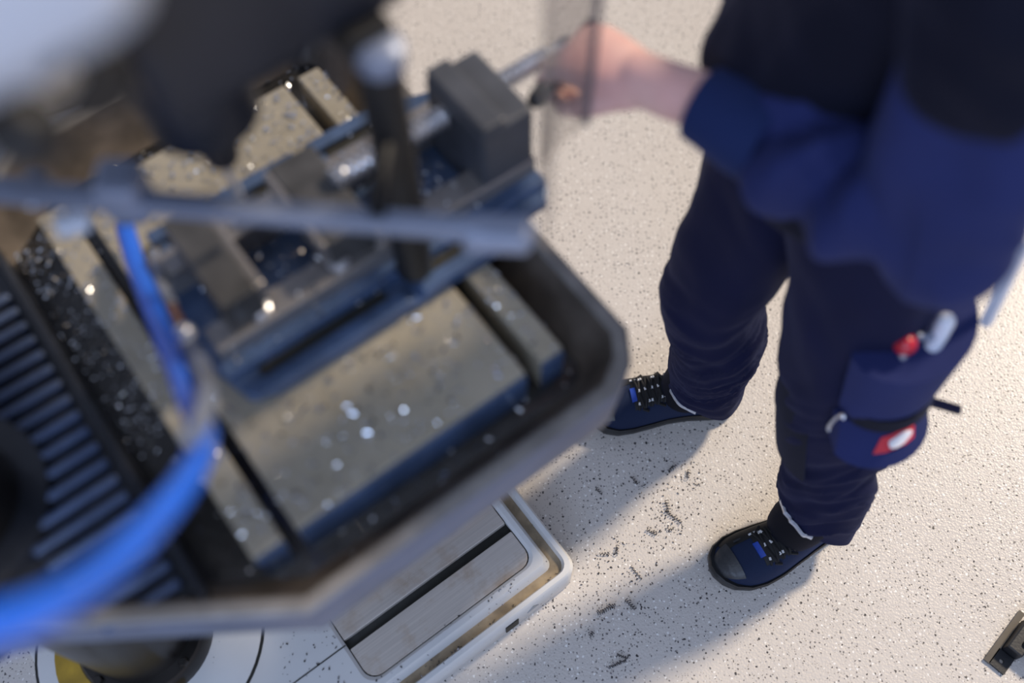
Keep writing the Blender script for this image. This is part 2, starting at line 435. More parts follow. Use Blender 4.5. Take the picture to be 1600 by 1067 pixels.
# pillar
MB().lathe((CX, CY, .10), [(.118, 0), (.118, .05), (.112, .058), (.100, .058)], 48).build('pillar_flange', COLUMN, DP)
MB().lathe((CX, CY, .10), [(.092, .05), (.092, 1.62)], 48).build('pillar', COLUMN, DP)
for a in (20, 110, 200, 290):
    MB().lathe((CX + .106 * math.cos(math.radians(a)), CY + .106 * math.sin(math.radians(a)), .158), [(.009, 0), (.009, .008), (.0075, .010)], 6).build('flange_bolt', COLUMN, DP)

# table: tray with raised rim, trough and ground strips
tb = [(.845, .302), (.818, .342), (.772, .368), (.322, .370), (.214, .297), (.062, .196), (-.03, .150), (-.07, .10), (-.07, -.10), (-.03, -.16), (.062, -.23), (.214, -.385), (.322, -.462), (.772, -.462), (.818, -.44), (.845, -.40)]
tb = [(u, -v) for u, v in tb]
def inset(poly, d):
    n = len(poly); out = []
    ar = sum(poly[i][0] * poly[(i + 1) % n][1] - poly[(i + 1) % n][0] * poly[i][1] for i in range(n))
    sg = 1 if ar > 0 else -1
    for i in range(n):
        p0 = Vector(poly[i - 1]); p1 = Vector(poly[i]); p2 = Vector(poly[(i + 1) % n])
        e1 = (p1 - p0).normalized(); e2 = (p2 - p1).normalized()
        n1 = Vector((-e1.y, e1.x)) * sg; n2 = Vector((-e2.y, e2.x)) * sg
        b = (n1 + n2).normalized(); q = p1 + b * d / max(.4, b.dot(n1)); out.append((q.x, q.y))
    return out
def tring(d, z): return [Vector((x, y, z)) for x, y in inset(tb, d)]
RIM = tb
tab = MB().rings([tring(.03, .745), tring(.008, .755), tring(.004, .780), tring(.03, .790)], True, True).build('table', CAST, DP)
MB().rings([tring(.004, .776), tring(0, .858), tring(.002, .864)], False, False).build('table_skirt', SKIRT, tab)
MB().rings([tring(.002, .864), tring(.006, .868), tring(.018, .868), tring(.023, .864)], False, False).build('table_rim', RIMP, tab)
MB().rings([tring(.023, .864), tring(.030, .850), tring(.050, .812), tring(.062, .798)], False, False).build('rim_slope', SLOPE, tab)
MB().rings([tring(.030, .788), tring(.064, .7975)], True, True).build('trough', TROUGH, tab)
for u0, u1 in ((.303, .343), (.362, .698), (.722, .757)):
    MB().box(((u0 + u1) / 2, .02, .832), (u1 - u0, .592, .076)).build('ground_strip', TABLE_STEEL, tab, smooth=False, bevel=.002)
    MB().box(((u0 + u1) / 2, -.2785, .829), (u1 - u0 - .002, .0045, .066)).build('window_tint_edge', VISE_BLUE, tab, smooth=False)  # added blue bar standing in for window light on the plate side
# ribbed pad between the trough and the pillar
MB().prism([(.05, -.19), (.215, -.262), (.232, -.255), (.232, .30), (.215, .31), (.05, .20)], .796, .846).build('rib_pad', CAST, tab, bevel=.004, smooth=False)
MB().box((.236, .02, .832), (.010, .60, .066)).build('pad_kerb', CAST, tab, bevel=.003, smooth=False)
for k in range(19):
    v = -.235 + .0265 * k
    x0 = .085 + .03 * math.cos(k * 1.3) * 0 + .04 * max(0, (k - 10) / 8)
    MB().box(((x0 + .222) / 2, -v, .852), (.222 - x0, .0115, .014)).build('rib', RIB, tab, bevel=.004, smooth=True)
# bracket under the table
MB().prism([(-.08, -.12), (.10, -.12), (.40, -.09), (.70, -.05), (.70, .05), (.40, .09), (.10, .12), (-.08, .12)], .66, .75).build('table_bracket', CAST, DP, bevel=.01, smooth=False)
MB().lathe((CX, CY, .66), [(.092, 0), (.125, 0), (.13, .008), (.13, .192), (.125, .20), (.092, .20)], 40).build('pillar_clamp', CAST, DP)

# head
def local_box(name, u0, u1, v0, v1, z0, z1, m, bev=.01, parent=None, taper=0):
    mb = MB()
    lo = [(u0 + taper, -v1 + taper), (u1 - taper, -v1 + taper), (u1 - taper, -v0 - taper), (u0 + taper, -v0 - taper)]
    hi = [(u0, -v1), (u1, -v1), (u1, -v0), (u0, -v0)]
    mb.rings([[Vector((x, y, z0)) for x, y in lo], [Vector((x, y, z1)) for x, y in hi]])
    return mb.build(name, m, parent or DP, bevel=bev, seg=3, smooth=True)
head = local_box('head_housing', .455, .725, -.235, .075, 1.310, 1.62, HEADD, .02, taper=.004)
local_box('head_neck', -.10, .47, -.21, -.02, 1.45, 1.62, HEADD, .02)
local_box('gear_casing', .47, .62, -.20, .05, 1.285, 1.32, HEADD, .012)
cover = local_box('belt_cover', -.10, .445, -.30, .350, 1.665, 1.80, COVER, .03)
local_box('cover_seat', -.08, .47, -.22, .05, 1.61, 1.67, HEADD, .01)
SPX, SPY = .515, .03
MB().lathe((SPX, SPY, 1.125), [(.006, 0), (.018, .006), (.023, .03), (.030, .045), (.034, .09), (.034, .11)], 28).build('drill_chuck', HEADD, DP)
MB().lathe((SPX, SPY, 1.20), [(.052, 0), (.058, .006), (.058, .06), (.064, .066), (.064, .14)], 32).build('quill', HEADD, DP)
MB().tube([(SPX, SPY, 1.13), (SPX, SPY, 1.04)], [.005, .005], 12).build('drill_bit', STEEL, DP)
# depth and guard post hanging from the head, black sleeve with pale cap
post = MB().tube([(.662, -.088, .915), (.662, -.088, 1.29)], .0235, 24).build('guard_post', BLACK, DP)
MB().lathe((.664, -.092, 1.285), [(.024, 0), (.025, .004), (.025, .020), (.015, .027)], 20).build('post_cap', GREYBAR, post)
MB().box((.66, -.055, 1.31), (.05, .07, .03)).build('post_clamp', BLACK, post, bevel=.004, smooth=False)
# guard arm and clear shield
A0, A1 = Vector((.270, .100, 1.205)), Vector((.712, -.272, 1.165))
_d = (A1 - A0).normalized(); _n = _d.cross(Vector((0, 0, 1))).normalized()
guard = MB().box((A0 + A1) / 2, ((A1 - A0).length, .023, .018), Matrix((_d, _n, _d.cross(_n) * -1)).transposed().to_3x3()).build('guard_arm', GREYBAR, DP, bevel=.004, smooth=False)
MB().box((A1.x - .030, A1.y + .024, 1.163), (.070, .036, .028), Matrix.Rotation(-.70, 3, 'Z')).build('arm_end_block', GREYBAR, guard, bevel=.008, smooth=False)
MB().box((A0.x + .135, A0.y - .105, 1.20), (.045, .045, .06), Matrix.Rotation(-.70, 3, 'Z')).build('arm_clamp', GREYBAR, guard, bevel=.01, smooth=False)
for (x, y, z, dx, dy, m) in ((0.363, 0.029, 1.15, -.05, .01, COVER), (0.324, 0.043, 1.19, .03, .03, GREYBAR), (0.39, 0.041, 1.12, .02, -.02, VISE_BLUE)):
    MB().lathe((x, y, z), [(.010, 0), (.013, .003), (.013, .030), (.010, .034)], 16, (dx, dy, .01)).build('clamp_knob', m, guard)
    t_ = (Vector((x, y, z)) - A0).dot(_d); q_ = A0 + _d * t_
    MB().tube([Vector((x, y, z)), q_], .0045, 8).build('knob_stem', STEEL, guard)
_t = (Vector((.662, -.088, 1.19)) - A0).dot(_d); _q = A0 + _d * _t
MB().tube([Vector((.662, -.088, 1.19)), _q + Vector((0, 0, .004))], .011, 12).build('arm_bracket', BLACK, guard)
def pane(name, pts, thick=.004):
    pts = [Vector(p) for p in pts]; n = (pts[1] - pts[0]).cross(pts[2] - pts[0]).normalized() * thick
    return MB().rings([pts, [p + n for p in pts]]).build(name, PLEXI, guard, smooth=False)
pane('shield_pane', [(.735, -.262, 1.10), (.800, -.165, 1.10), (.800, -.165, 1.36), (.735, -.262, 1.36)])
pane('shield_pane', [(.800, -.165, 1.10), (.877, -.150, 1.10), (.885, -.145, 1.36), (.800, -.165, 1.36)])
MB().tube([(.879, -.152, 1.098), (.887, -.147, 1.37)], .0042, 8).build('shield_edge', mat('smoky_edge', (.12, .10, .12), .3), guard)
# feed lever knob near the camera
lv = MB().tube([(.42, -.10, 1.45), (0.367, -0.227, 1.542)], .008, 10).build('feed_lever', STEEL, DP)
MB().sphere((0.361, -0.239, 1.55), .024, 12).build('lever_knob', BLACK, lv)
lv = MB().tube([(.42, -.10, 1.45), (.45, .02, 1.36)], .008, 10).build('feed_lever', STEEL, DP)
MB().lathe((.42, -.098, 1.45), [(.03, 0), (.03, .03), (.02, .04)], 20, (0, -1, 0)).build('lever_hub', BLACK, DP)

# ------------------------------------------------------------------ machine vise on the table
VZ = .8702
VS = empty('machine_vise', M(.65, -.03, VZ), AZ, 'long steel machine vise clamped on the drill table, screw toward the worker', 'vise')
def vb(name, u0, u1, v0, v1, z0, z1, m, bev=.003, parent=None):   # v relative to the vise axis
    return MB().box(((u0 + u1) / 2 - .65, -(v0 + v1) / 2, (z0 + z1) / 2), (u1 - u0, v1 - v0, z1 - z0)).build(name, m, parent or VS, bevel=bev, smooth=False)
flg = [(.385, .075), (.402, .135), (.44, .148), (.79, .148), (.80, .125), (.872, .125), (.888, .105), (.888, -.105), (.872, -.125), (.80, -.148), (.44, -.148), (.402, -.135), (.385, -.075)]
MB().prism([(u - .65, -v) for u, v in flg], 0, .020).build('vise_base', VISE_BLUE, VS, bevel=.003, smooth=False)
for sgn in (1, -1):
    # slotted clamping ledges: two bars with an open slot between them
    for a, b in ((.41, .635), (.655, .795)):
        vb('ledge_bar', a, b, min(sgn * .128, sgn * .150), max(sgn * .128, sgn * .150), .018, .030, VISE_BLUE)
        vb('slot', a + .02, b - .02, min(sgn * .108, sgn * .128), max(sgn * .108, sgn * .128), .0185, .0212, DARKGAP, 0)
    vb('slide_rail', .400, .884, min(sgn * .045, sgn * .085), max(sgn * .045, sgn * .085), .018, .062, VISE_STEEL)
    vb('rail_foot', .392, .886, min(sgn * .080, sgn * .106), max(sgn * .080, sgn * .106), .018, .034, VISE_BLUE)
    for u in (.470, .585):
        MB().lathe((u - .65, -sgn * .064, .060), [(.015, 0), (.015, .010), (.012, .012)], 20).build('cap_screw', STEEL, VS)
fj = vb('fixed_jaw', .428, .478, -.075, .075, .055, .125, JAWM)
vb('jaw_plate', .477, .487, -.072, .072, .080, .122, VISE_STEEL)
mj = vb('moving_jaw', .575, .640, -.072, .072, .055, .122, JAWM)
vb('jaw_plate', .566, .576, -.070, .070, .080, .120, VISE_STEEL)
MB().tube([(.69 - .65, -.075, .10), (.69 - .65, -.062, .165)], .017, 16).build('blue_knob', mat('royal_blue_plastic', (.01, .045, .20), .4, 0, .2), VS)
blk = vb('screw_block', .800, .882, -.044, .082, .020, .160, BLOCKM, .006)
vb('block_cap', .803, .838, -.044, .082, .158, .172, BLOCKM, .004)
# threaded screw with a helical ridge
ax0, ax1, zs = .63, 1.00, .128
mb = MB().tube([(ax0 - .65, 0, zs), (ax1 - .65, 0, zs)], .0095, 18)
mb.build('screw_core', STEEL, VS)
hel = [Vector((ax0 - .65 + (ax1 - ax0 - .03) * k / 300, .0120 * math.cos(k * 2 * math.pi / 10), zs + .0120 * math.sin(k * 2 * math.pi / 10))) for k in range(300)]
MB().tube(hel, .0034, 6).build('screw_thread', STEEL, VS)

# ------------------------------------------------------------------ hoses
def along(pts): return [M(u, v, z) for u, v, z in pts]
hb = spline(along([(.02, .37, 1.70), (.03, .41, 1.62), (.10, .443, 1.52), (.184, .434, 1.44), (.214, .428, 1.40), (.241, .407, 1.35), (.281, .363, 1.28), (.317, .316, 1.22), (.340, .26, 1.16), (.346, .175, 1.08), (.360, .036, 1.0), (.377, -.105, .94), (.394, -.196, .91)]), 10)
hb_o = MB().tube(hb, .0125, 16).build('coolant_hose', HOSEB)
tag(hb_o, 'thick blue rubber hose curving over the ribbed part of the drill table', 'hose')
HG = empty('coolant_pipe', M(.406, -.157, .872), 0, 'thin grey plastic pipe with a copper fitting running beside the blue hose', 'pipe')
PW['coolant_pipe'] = Matrix.Translation(M(.406, -.157, .872))
def hg(pts, r, name, m):
    return world_parent(MB().tube(spline(along(pts), 8), r, 14).build(name, m), HG)
hg([(.378, .087, 1.022), (.372, .172, 1.100), (.357, .245, 1.178), (.336, .298, 1.238)], .0088, 'pipe_tube', HOSEG)
hg([(.406, -.157, .884), (.398, -.11, .92), (.391, -.064, .95), (.384, -.01, .968)], .0085, 'pipe_tube', HOSEG)
hg([(.384, -.012, .967), (.381, .03, .985), (.378, .06, 1.004)], .0065, 'copper_fitting', COPPER)
world_parent(MB().sphere(M(.379, .055, 1.004), .0125, 12).build('ball_joint', STEEL), HG)
world_parent(MB().lathe(M(.376, .085, 1.018), [(.010, 0), (.011, .003), (.011, .018), (.009, .022)], 16, (MVX * .9 + Vector((0, 0, .7)))).build('collar', HOSEG), HG)
world_parent(MB().lathe(M(.406, -.157, .871), [(.016, 0), (.016, .012), (.010, .02)], 16).build('pipe_foot', BRASS), HG)

# ------------------------------------------------------------------ worker
PX = Vector((.49, .75, 0))
PERSON = empty('person', PX, 0, 'worker in navy work clothes standing at the drill press, hand on the vise', 'person')
PW['person'] = Matrix.Translation(PX)

def ell(c, ax, ay, n=28):
    c = Vector(c); ax = Vector(ax); ay = Vector(ay)
    return [c + ax * math.cos(2 * math.pi * k / n) + ay * math.sin(2 * math.pi * k / n) for k in range(n)]
def organic(name, mb, m, voxel, smooth=6, wrinkle=None, parent=PERSON, cuts=()):
    """union of overlapping closed volumes as one continuous surface"""
    tmp = mb.build(name + '_tmp', m, smooth=False)
    r = tmp.modifiers.new('r', 'REMESH'); r.mode = 'VOXEL'; r.voxel_size = voxel
    if smooth:
        sm = tmp.modifiers.new('s', 'SMOOTH'); sm.iterations = smooth; sm.factor = .5
    dg = bpy.context.evaluated_depsgraph_get(); dg.update()
    me = bpy.data.meshes.new_from_object(tmp.evaluated_get(dg))
    old = tmp.data
    bpy.data.objects.remove(tmp); bpy.data.meshes.remove(old)
    me.name = name
    if wrinkle:
        co = np.empty(len(me.vertices) * 3, 'f'); me.vertices.foreach_get('co', co); co = co.reshape(-1, 3)
        no = np.empty(len(me.vertices) * 3, 'f'); me.vertex_normals.foreach_get('vector', no); no = no.reshape(-1, 3)
        d = np.array([wrinkle(Vector(p)) for p in co], 'f')
        co = co + no * d[:, None]
        me.vertices.foreach_set('co', co.astype('f').ravel()); me.update()
    for co_, no_, sel in cuts:
        bm = bmesh.new(); bm.from_mesh(me)
        vs = set(v for v in bm.verts if sel(v.co)); fs = [f for f in bm.faces if all(v in vs for v in f.verts)]
        es = set(e for f in fs for e in f.edges)
        bmesh.ops.bisect_plane(bm, geom=list(vs) + list(es) + fs, plane_co=co_, plane_no=no_, clear_outer=True)
        bm.to_mesh(me); bm.free()
    me.materials.clear(); me.materials.append(m)
    me.shade_smooth()
    o = bpy.data.objects.new(name, me); COLL.objects.link(o)
    world_parent(o, parent)
    return o
def wp(mb, name, m, parent=PERSON, **k):
    return world_parent(mb.build(name, m, **k), parent)

HIPR, HIPL = Vector((.425, .925, .93)), Vector((.49, .755, .93))
KNR, KNL = Vector((.345, .862, .50)), Vector((.525, .668, .50))
ANR, ANL = Vector((.405, .882, .09)), Vector((.592, .592, .09))
SHL, ELL, WRL = Vector((.43, .665, 1.40)), Vector((.452, .612, 1.09)), Vector((.225, .795, 1.082))
SHR, ELR, WRR = Vector((.50, 1.00, 1.40)), Vector((.51, 1.06, 1.09)), Vector((.29, 1.06, 1.03))

# --- trousers
def mix(a, b, t): return a.lerp(b, t)
mb = MB()
for hip, kn, an, s in ((HIPR, KNR, ANR, 1), (HIPL, KNL, ANL, -1)):
    calf = mix(kn, an, .45) + Vector((.022, 0, 0))
    mb.capsule([hip, mix(hip, kn, .35), mix(hip, kn, .75), kn, mix(kn, calf, .5), calf, mix(calf, an, .6), an + Vector((0, 0, -.02))],
               [.118, .108, .094, .086, .085, .083, .077, .075], 26)
pel = [ell((.47, .842, .84), (.11, 0, 0), (-.02, .15, 0)), ell((.462, .842, .90), (.14, 0, 0), (-.03, .175, 0)), ell((.45, .845, .98), (.135, 0, 0), (-.03, .165, 0)), ell((.44, .85, 1.05), (.12, 0, 0), (-.03, .15, 0))]
mb.rings(pel)
def leg_folds(p):
    # bunched horizontal folds low on the legs, long drapes on the thigh
    low = max(0, min(1, (.62 - p.z) / .25)); hi = 1 - low
    w = noise.noise(Vector((p.x * 5, p.y * 5, p.z * 3)))
    f1 = noise.noise(Vector((p.x * 7 + 3, p.y * 7, p.z * 34 + 5 * w)))
    f2 = noise.noise(Vector((p.x * 16, p.y * 16 + 4, p.z * 5 + 3 * w)))
    f3 = noise.noise(Vector((p.x * 10, p.y * 10, p.z * 14 + p.x * 16)))
    return (1 - abs(f1) * 2.4) * .009 * low + f2 * .010 * hi + f3 * .006
HEML = (Vector((.588, .592, .118)), Vector((-.70, -.20, -1.0)))
HEMR = (Vector((.405, .88, .098)), Vector((-.32, -.05, -1.0)))
trousers = organic('trousers', mb, NAVY2, .0075, 5, leg_folds,
                   cuts=[(HEML[0], HEML[1], lambda c: c.z < .3 and c.y < .74), (HEMR[0], HEMR[1], lambda c: c.z < .3 and c.y >= .74)])
sd = trousers.modifiers.new('thick', 'SOLIDIFY'); sd.thickness = .002; sd.offset = -1

# --- jacket
def axisv(y): return Vector((.16 * y, .98 * y, 0))
mb = MB()
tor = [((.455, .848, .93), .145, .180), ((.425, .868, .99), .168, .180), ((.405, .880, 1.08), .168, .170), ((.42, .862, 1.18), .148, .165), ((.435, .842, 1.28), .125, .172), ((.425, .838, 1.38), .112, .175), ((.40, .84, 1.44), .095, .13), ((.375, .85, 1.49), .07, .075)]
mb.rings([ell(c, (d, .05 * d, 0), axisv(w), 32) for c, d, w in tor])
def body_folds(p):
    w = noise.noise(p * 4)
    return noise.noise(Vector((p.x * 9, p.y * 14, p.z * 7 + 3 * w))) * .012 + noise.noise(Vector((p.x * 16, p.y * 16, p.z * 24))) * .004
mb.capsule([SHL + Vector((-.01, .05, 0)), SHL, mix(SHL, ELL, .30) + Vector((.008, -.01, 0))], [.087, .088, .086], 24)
organic('jacket_body', mb, NAVY_SHADE, .0085, 5, body_folds)  # torso and left shoulder use the shade-darkened cloth
mb = MB()
mb.capsule([mix(SHL, ELL, .42) + Vector((.010, -.015, 0)), mix(SHL, ELL, .6) + Vector((.015, -.02, 0)), ELL + Vector((.015, -.01, 0))], [.080, .083, .080], 24)
mb.capsule([ELL + Vector((.012, -.005, .0)), mix(ELL, WRL, .25), mix(ELL, WRL, .45), mix(ELL, WRL, .57)], [.080, .076, .070, .064], 24)
mb.capsule([SHR + Vector((.0, -.05, 0)), SHR, mix(SHR, ELR, .5), ELR], [.085, .085, .080, .076], 22)
mb.capsule([ELR, mix(ELR, WRR, .4), mix(ELR, WRR, .8)], [.078, .068, .056], 22)
_fa = (WRL - ELL).normalized()
CREASE = Vector((.395, .700, 1.13))
def jacket_folds(p):
    w = noise.noise(p * 4)
    ta = (p - ELL).dot(_fa)
    near = max(0, 1 - (p - (ELL + _fa * .12)).length / .26)
    a = noise.noise(Vector((ta * 17 + 3 * w, p.z * 7, p.y * 5 + 9)))
    b = noise.noise(Vector((p.x * 9, p.y * 9, p.z * 16 + 4 * w)))
    c = noise.noise(Vector((p.x * 18, p.y * 18, p.z * 4)))
    q = p - CREASE; r = q.length; an = math.atan2(q.y, q.x)
    rad = math.cos(an * 7 + 2.2 * w + r * 9) * .019 * min(1, r / .07) * max(0, 1 - r / .40)
    return (1 - abs(a) * 2.6) * .008 * near + b * .006 + c * .006 * (1 - near) + rad
cutw = mix(ELL, WRL, .80)
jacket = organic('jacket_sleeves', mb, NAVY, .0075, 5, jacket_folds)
# knit cuffs
def cuff(a, b, r0, r1):
    d = b - a
    ps = [a + d * t for t in (0, .12, .35, .6, .82, .95, 1.0, .97)]
    return MB().tube(ps, [r0 * .98, r0 * 1.02, r0 * 1.0, (r0 + r1) / 2, r1 * 1.02, r1, r1 * .96, r1 * .86], 30, caps=False)
wp(cuff(mix(ELL, WRL, .66), mix(ELL, WRL, .985), .056, .0465), 'cuff', CUFF)
wp(cuff(mix(ELR, WRR, .74), mix(ELR, WRR, 1.0), .056, .046), 'cuff', CUFF)
col_ = [ell((.34, .864, 1.475), (.082, 0, 0), (0, .088, 0)), ell((.335, .864, 1.53), (.075, 0, .008), (0, .08, 0)), ell((.335, .864, 1.53), (.066, 0, .008), (0, .070, 0)), ell((.34, .864, 1.48), (.066, 0, 0), (0, .072, 0))]
wp(MB().rings(col_, False, False), 'collar', NAVY)
zp = [Vector((.308, .84, 1.0)), Vector((.309, .842, 1.10)), Vector((.309, .842, 1.20)), Vector((.308, .842, 1.30)), Vector((.314, .845, 1.40))]
wp(MB().tube(spline(zp, 6), .004, 6), 'zip', BLACK)

# --- body: head, neck, trunk, arms and hands as one surface
mb = MB()
HD = Vector((.285, .855, 1.635))
mb.rings([ell(HD + Vector((x, 0, z)), (d, 0, 0), (0, w, 0), 24) for x, z, d, w in
          ((-.045, -.112, .022, .022), (-.035, -.10, .045, .042), (-.02, -.075, .070, .058), (-.008, -.04, .086, .068), (0, 0, .096, .074), (.004, .045, .098, .076), (.006, .08, .086, .066), (.008, .105, .058, .046), (.008, .118, .022, .018))])
mb.capsule([Vector((.355, .864, 1.42)), Vector((.325, .86, 1.50)), Vector((.305, .857, 1.57))], [.062, .056, .056], 20)
mb.rings([ell(c, (d * .78, 0, 0), (0, w * .82, 0), 28) for c, d, w in tor[:-1]])
mb.capsule([HD + Vector((-.092, 0, .012)), HD + Vector((-.112, 0, -.022))], [.009, .014], 10)      # nose
mb.capsule([HD + Vector((-.082, -.03, .022)), HD + Vector((-.086, .03, .022))], [.012, .012], 10)  # brow
for sg in (1, -1):
    mb.capsule([HD + Vector((.005, sg * .073, .022)), HD + Vector((.0, sg * .076, -.02))], [.013, .010], 10)   # ear
mb.capsule([HD + Vector((-.078, -.014, -.058)), HD + Vector((-.078, .014, -.058))], [.013, .013], 10)           # lips
for sh, el, wr in ((SHL, ELL, WRL), (SHR, ELR, WRR)):
    mb.capsule([sh, mix(sh, el, .5), el], [.052, .047, .040], 18)
    mb.capsule([el, mix(el, wr, .35), mix(el, wr, .75), wr], [.042, .042, .033, .030], 18)
for hip, kn, an in ((HIPR, KNR, ANR), (HIPL, KNL, ANL)):
    mb.capsule([hip, mix(hip, kn, .4), kn, mix(kn, an, .3) + Vector((.02, 0, 0)), mix(kn, an, .8), an], [.085, .078, .058, .056, .042, .042], 18)

def hand(mb, wj, fwd, up, thumb_side, curl=1.0, nails=None):
    """palm, four fingers of unequal length closed round a bar, thumb closing from the side"""
    f = fwd.normalized(); n = (up - f * up.dot(f)).normalized(); s = f.cross(n).normalized() * thumb_side
    SC_ = 1.12
    def L(a, b, c): return wj + (f * a + s * b + n * c) * SC_
    # palm as a flattened loft
    rs = []
    for a, w, t, cz in ((-.012, .030, .023, 0), (.012, .032, .021, .001), (.04, .039, .020, .003), (.07, .044, .0185, .004), (.092, .043, .0165, .002), (.104, .036, .011, -.003)):
        rs.append([L(a, w * math.cos(q), cz + t * math.sin(q)) for q in [2 * math.pi * k / 22 for k in range(22)]])
    mb.rings(rs)
    mb.capsule([L(.012, .020, -.010), L(.05, .034, -.014)], [.019, .016], 14)       # ball of the thumb
    mb.capsule([L(.008, -.022, -.008), L(.06, -.030, -.009)], [.017, .013], 14)      # heel of the hand
    ln = {0: (.046, .027, .021), 1: (.050, .031, .022), 2: (.047, .029, .022), 3: (.037, .022, .019)}
    for i, b in enumerate((.031, .0105, -.0105, -.031)):
        r0 = (.0106, .0108, .0104, .0093)[i]
        p = L((.092, .098, .094, .084)[i], b, .001); pts = [L(.06, b * .85, .004), p]; ang = 0
        for seg, da in zip(ln[i], (48, 68, 52)):
            ang += math.radians(da * curl + i * 2)
            p = p + (f * math.cos(ang) - n * math.sin(ang)) * seg * SC_; pts.append(p)
        mb.capsule(pts, [r0 * 1.02, r0 * 1.08, r0, r0 * .92, r0 * .80], 12)
    # thumb leaves the side of the palm near its base
    mb.capsule([L(.022, .026, -.012), L(.050, .046, -.022), L(.078, .050, -.036), L(.096, .040, -.047)], [.0165, .0138, .0118, .0093], 12)
    return L
WJ = Vector((.168, .836, 1.072))
HF = (Vector((.066, .911, 1.058)) - WJ)
mb.capsule([WRL + Vector((.05, -.02, 0)), mix(WRL, WJ, .5), WJ + HF * .05], [.036, .0345, .0335], 18)
LH = hand(mb, WJ, HF, Vector((.12, -.25, 1)), -1)
RJ = WRR + Vector((-.3, .85, .1)) * .03
hand(mb, RJ, Vector((-.3, .85, .1)), Vector((0, 0, 1)), 1)
body = organic('body', mb, SKIN, .0042, 4)
# face details and hair
for sg in (1, -1):
    wp(MB().sphere(HD + Vector((-.078, sg * .031, .006)), .0115, 8), 'eye', EYEW)
    wp(MB().sphere(HD + Vector((-.0865, sg * .031, .006)), .0048, 6), 'iris', EYED)
wp(MB().capsule([HD + Vector((-.090, -.020, -.058)), HD + Vector((-.094, 0, -.056)), HD + Vector((-.090, .020, -.058))], [.004, .006, .004], 8), 'mouth', LIP)
mbh = MB()
mbh.rings([ell(HD + Vector((x, 0, z)), (d, 0, 0), (0, w, 0), 24) for x, z, d, w in ((.045, -.05, .055, .060), (.035, 0, .075, .078), (.022, .045, .090, .084), (.012, .085, .092, .074), (.008, .112, .068, .054), (.008, .130, .028, .022))])
organic('hair', mbh, HAIR, .006, 2, lambda p: noise.noise(Vector((p.x * 30, p.y * 90, p.z * 30))) * .004)

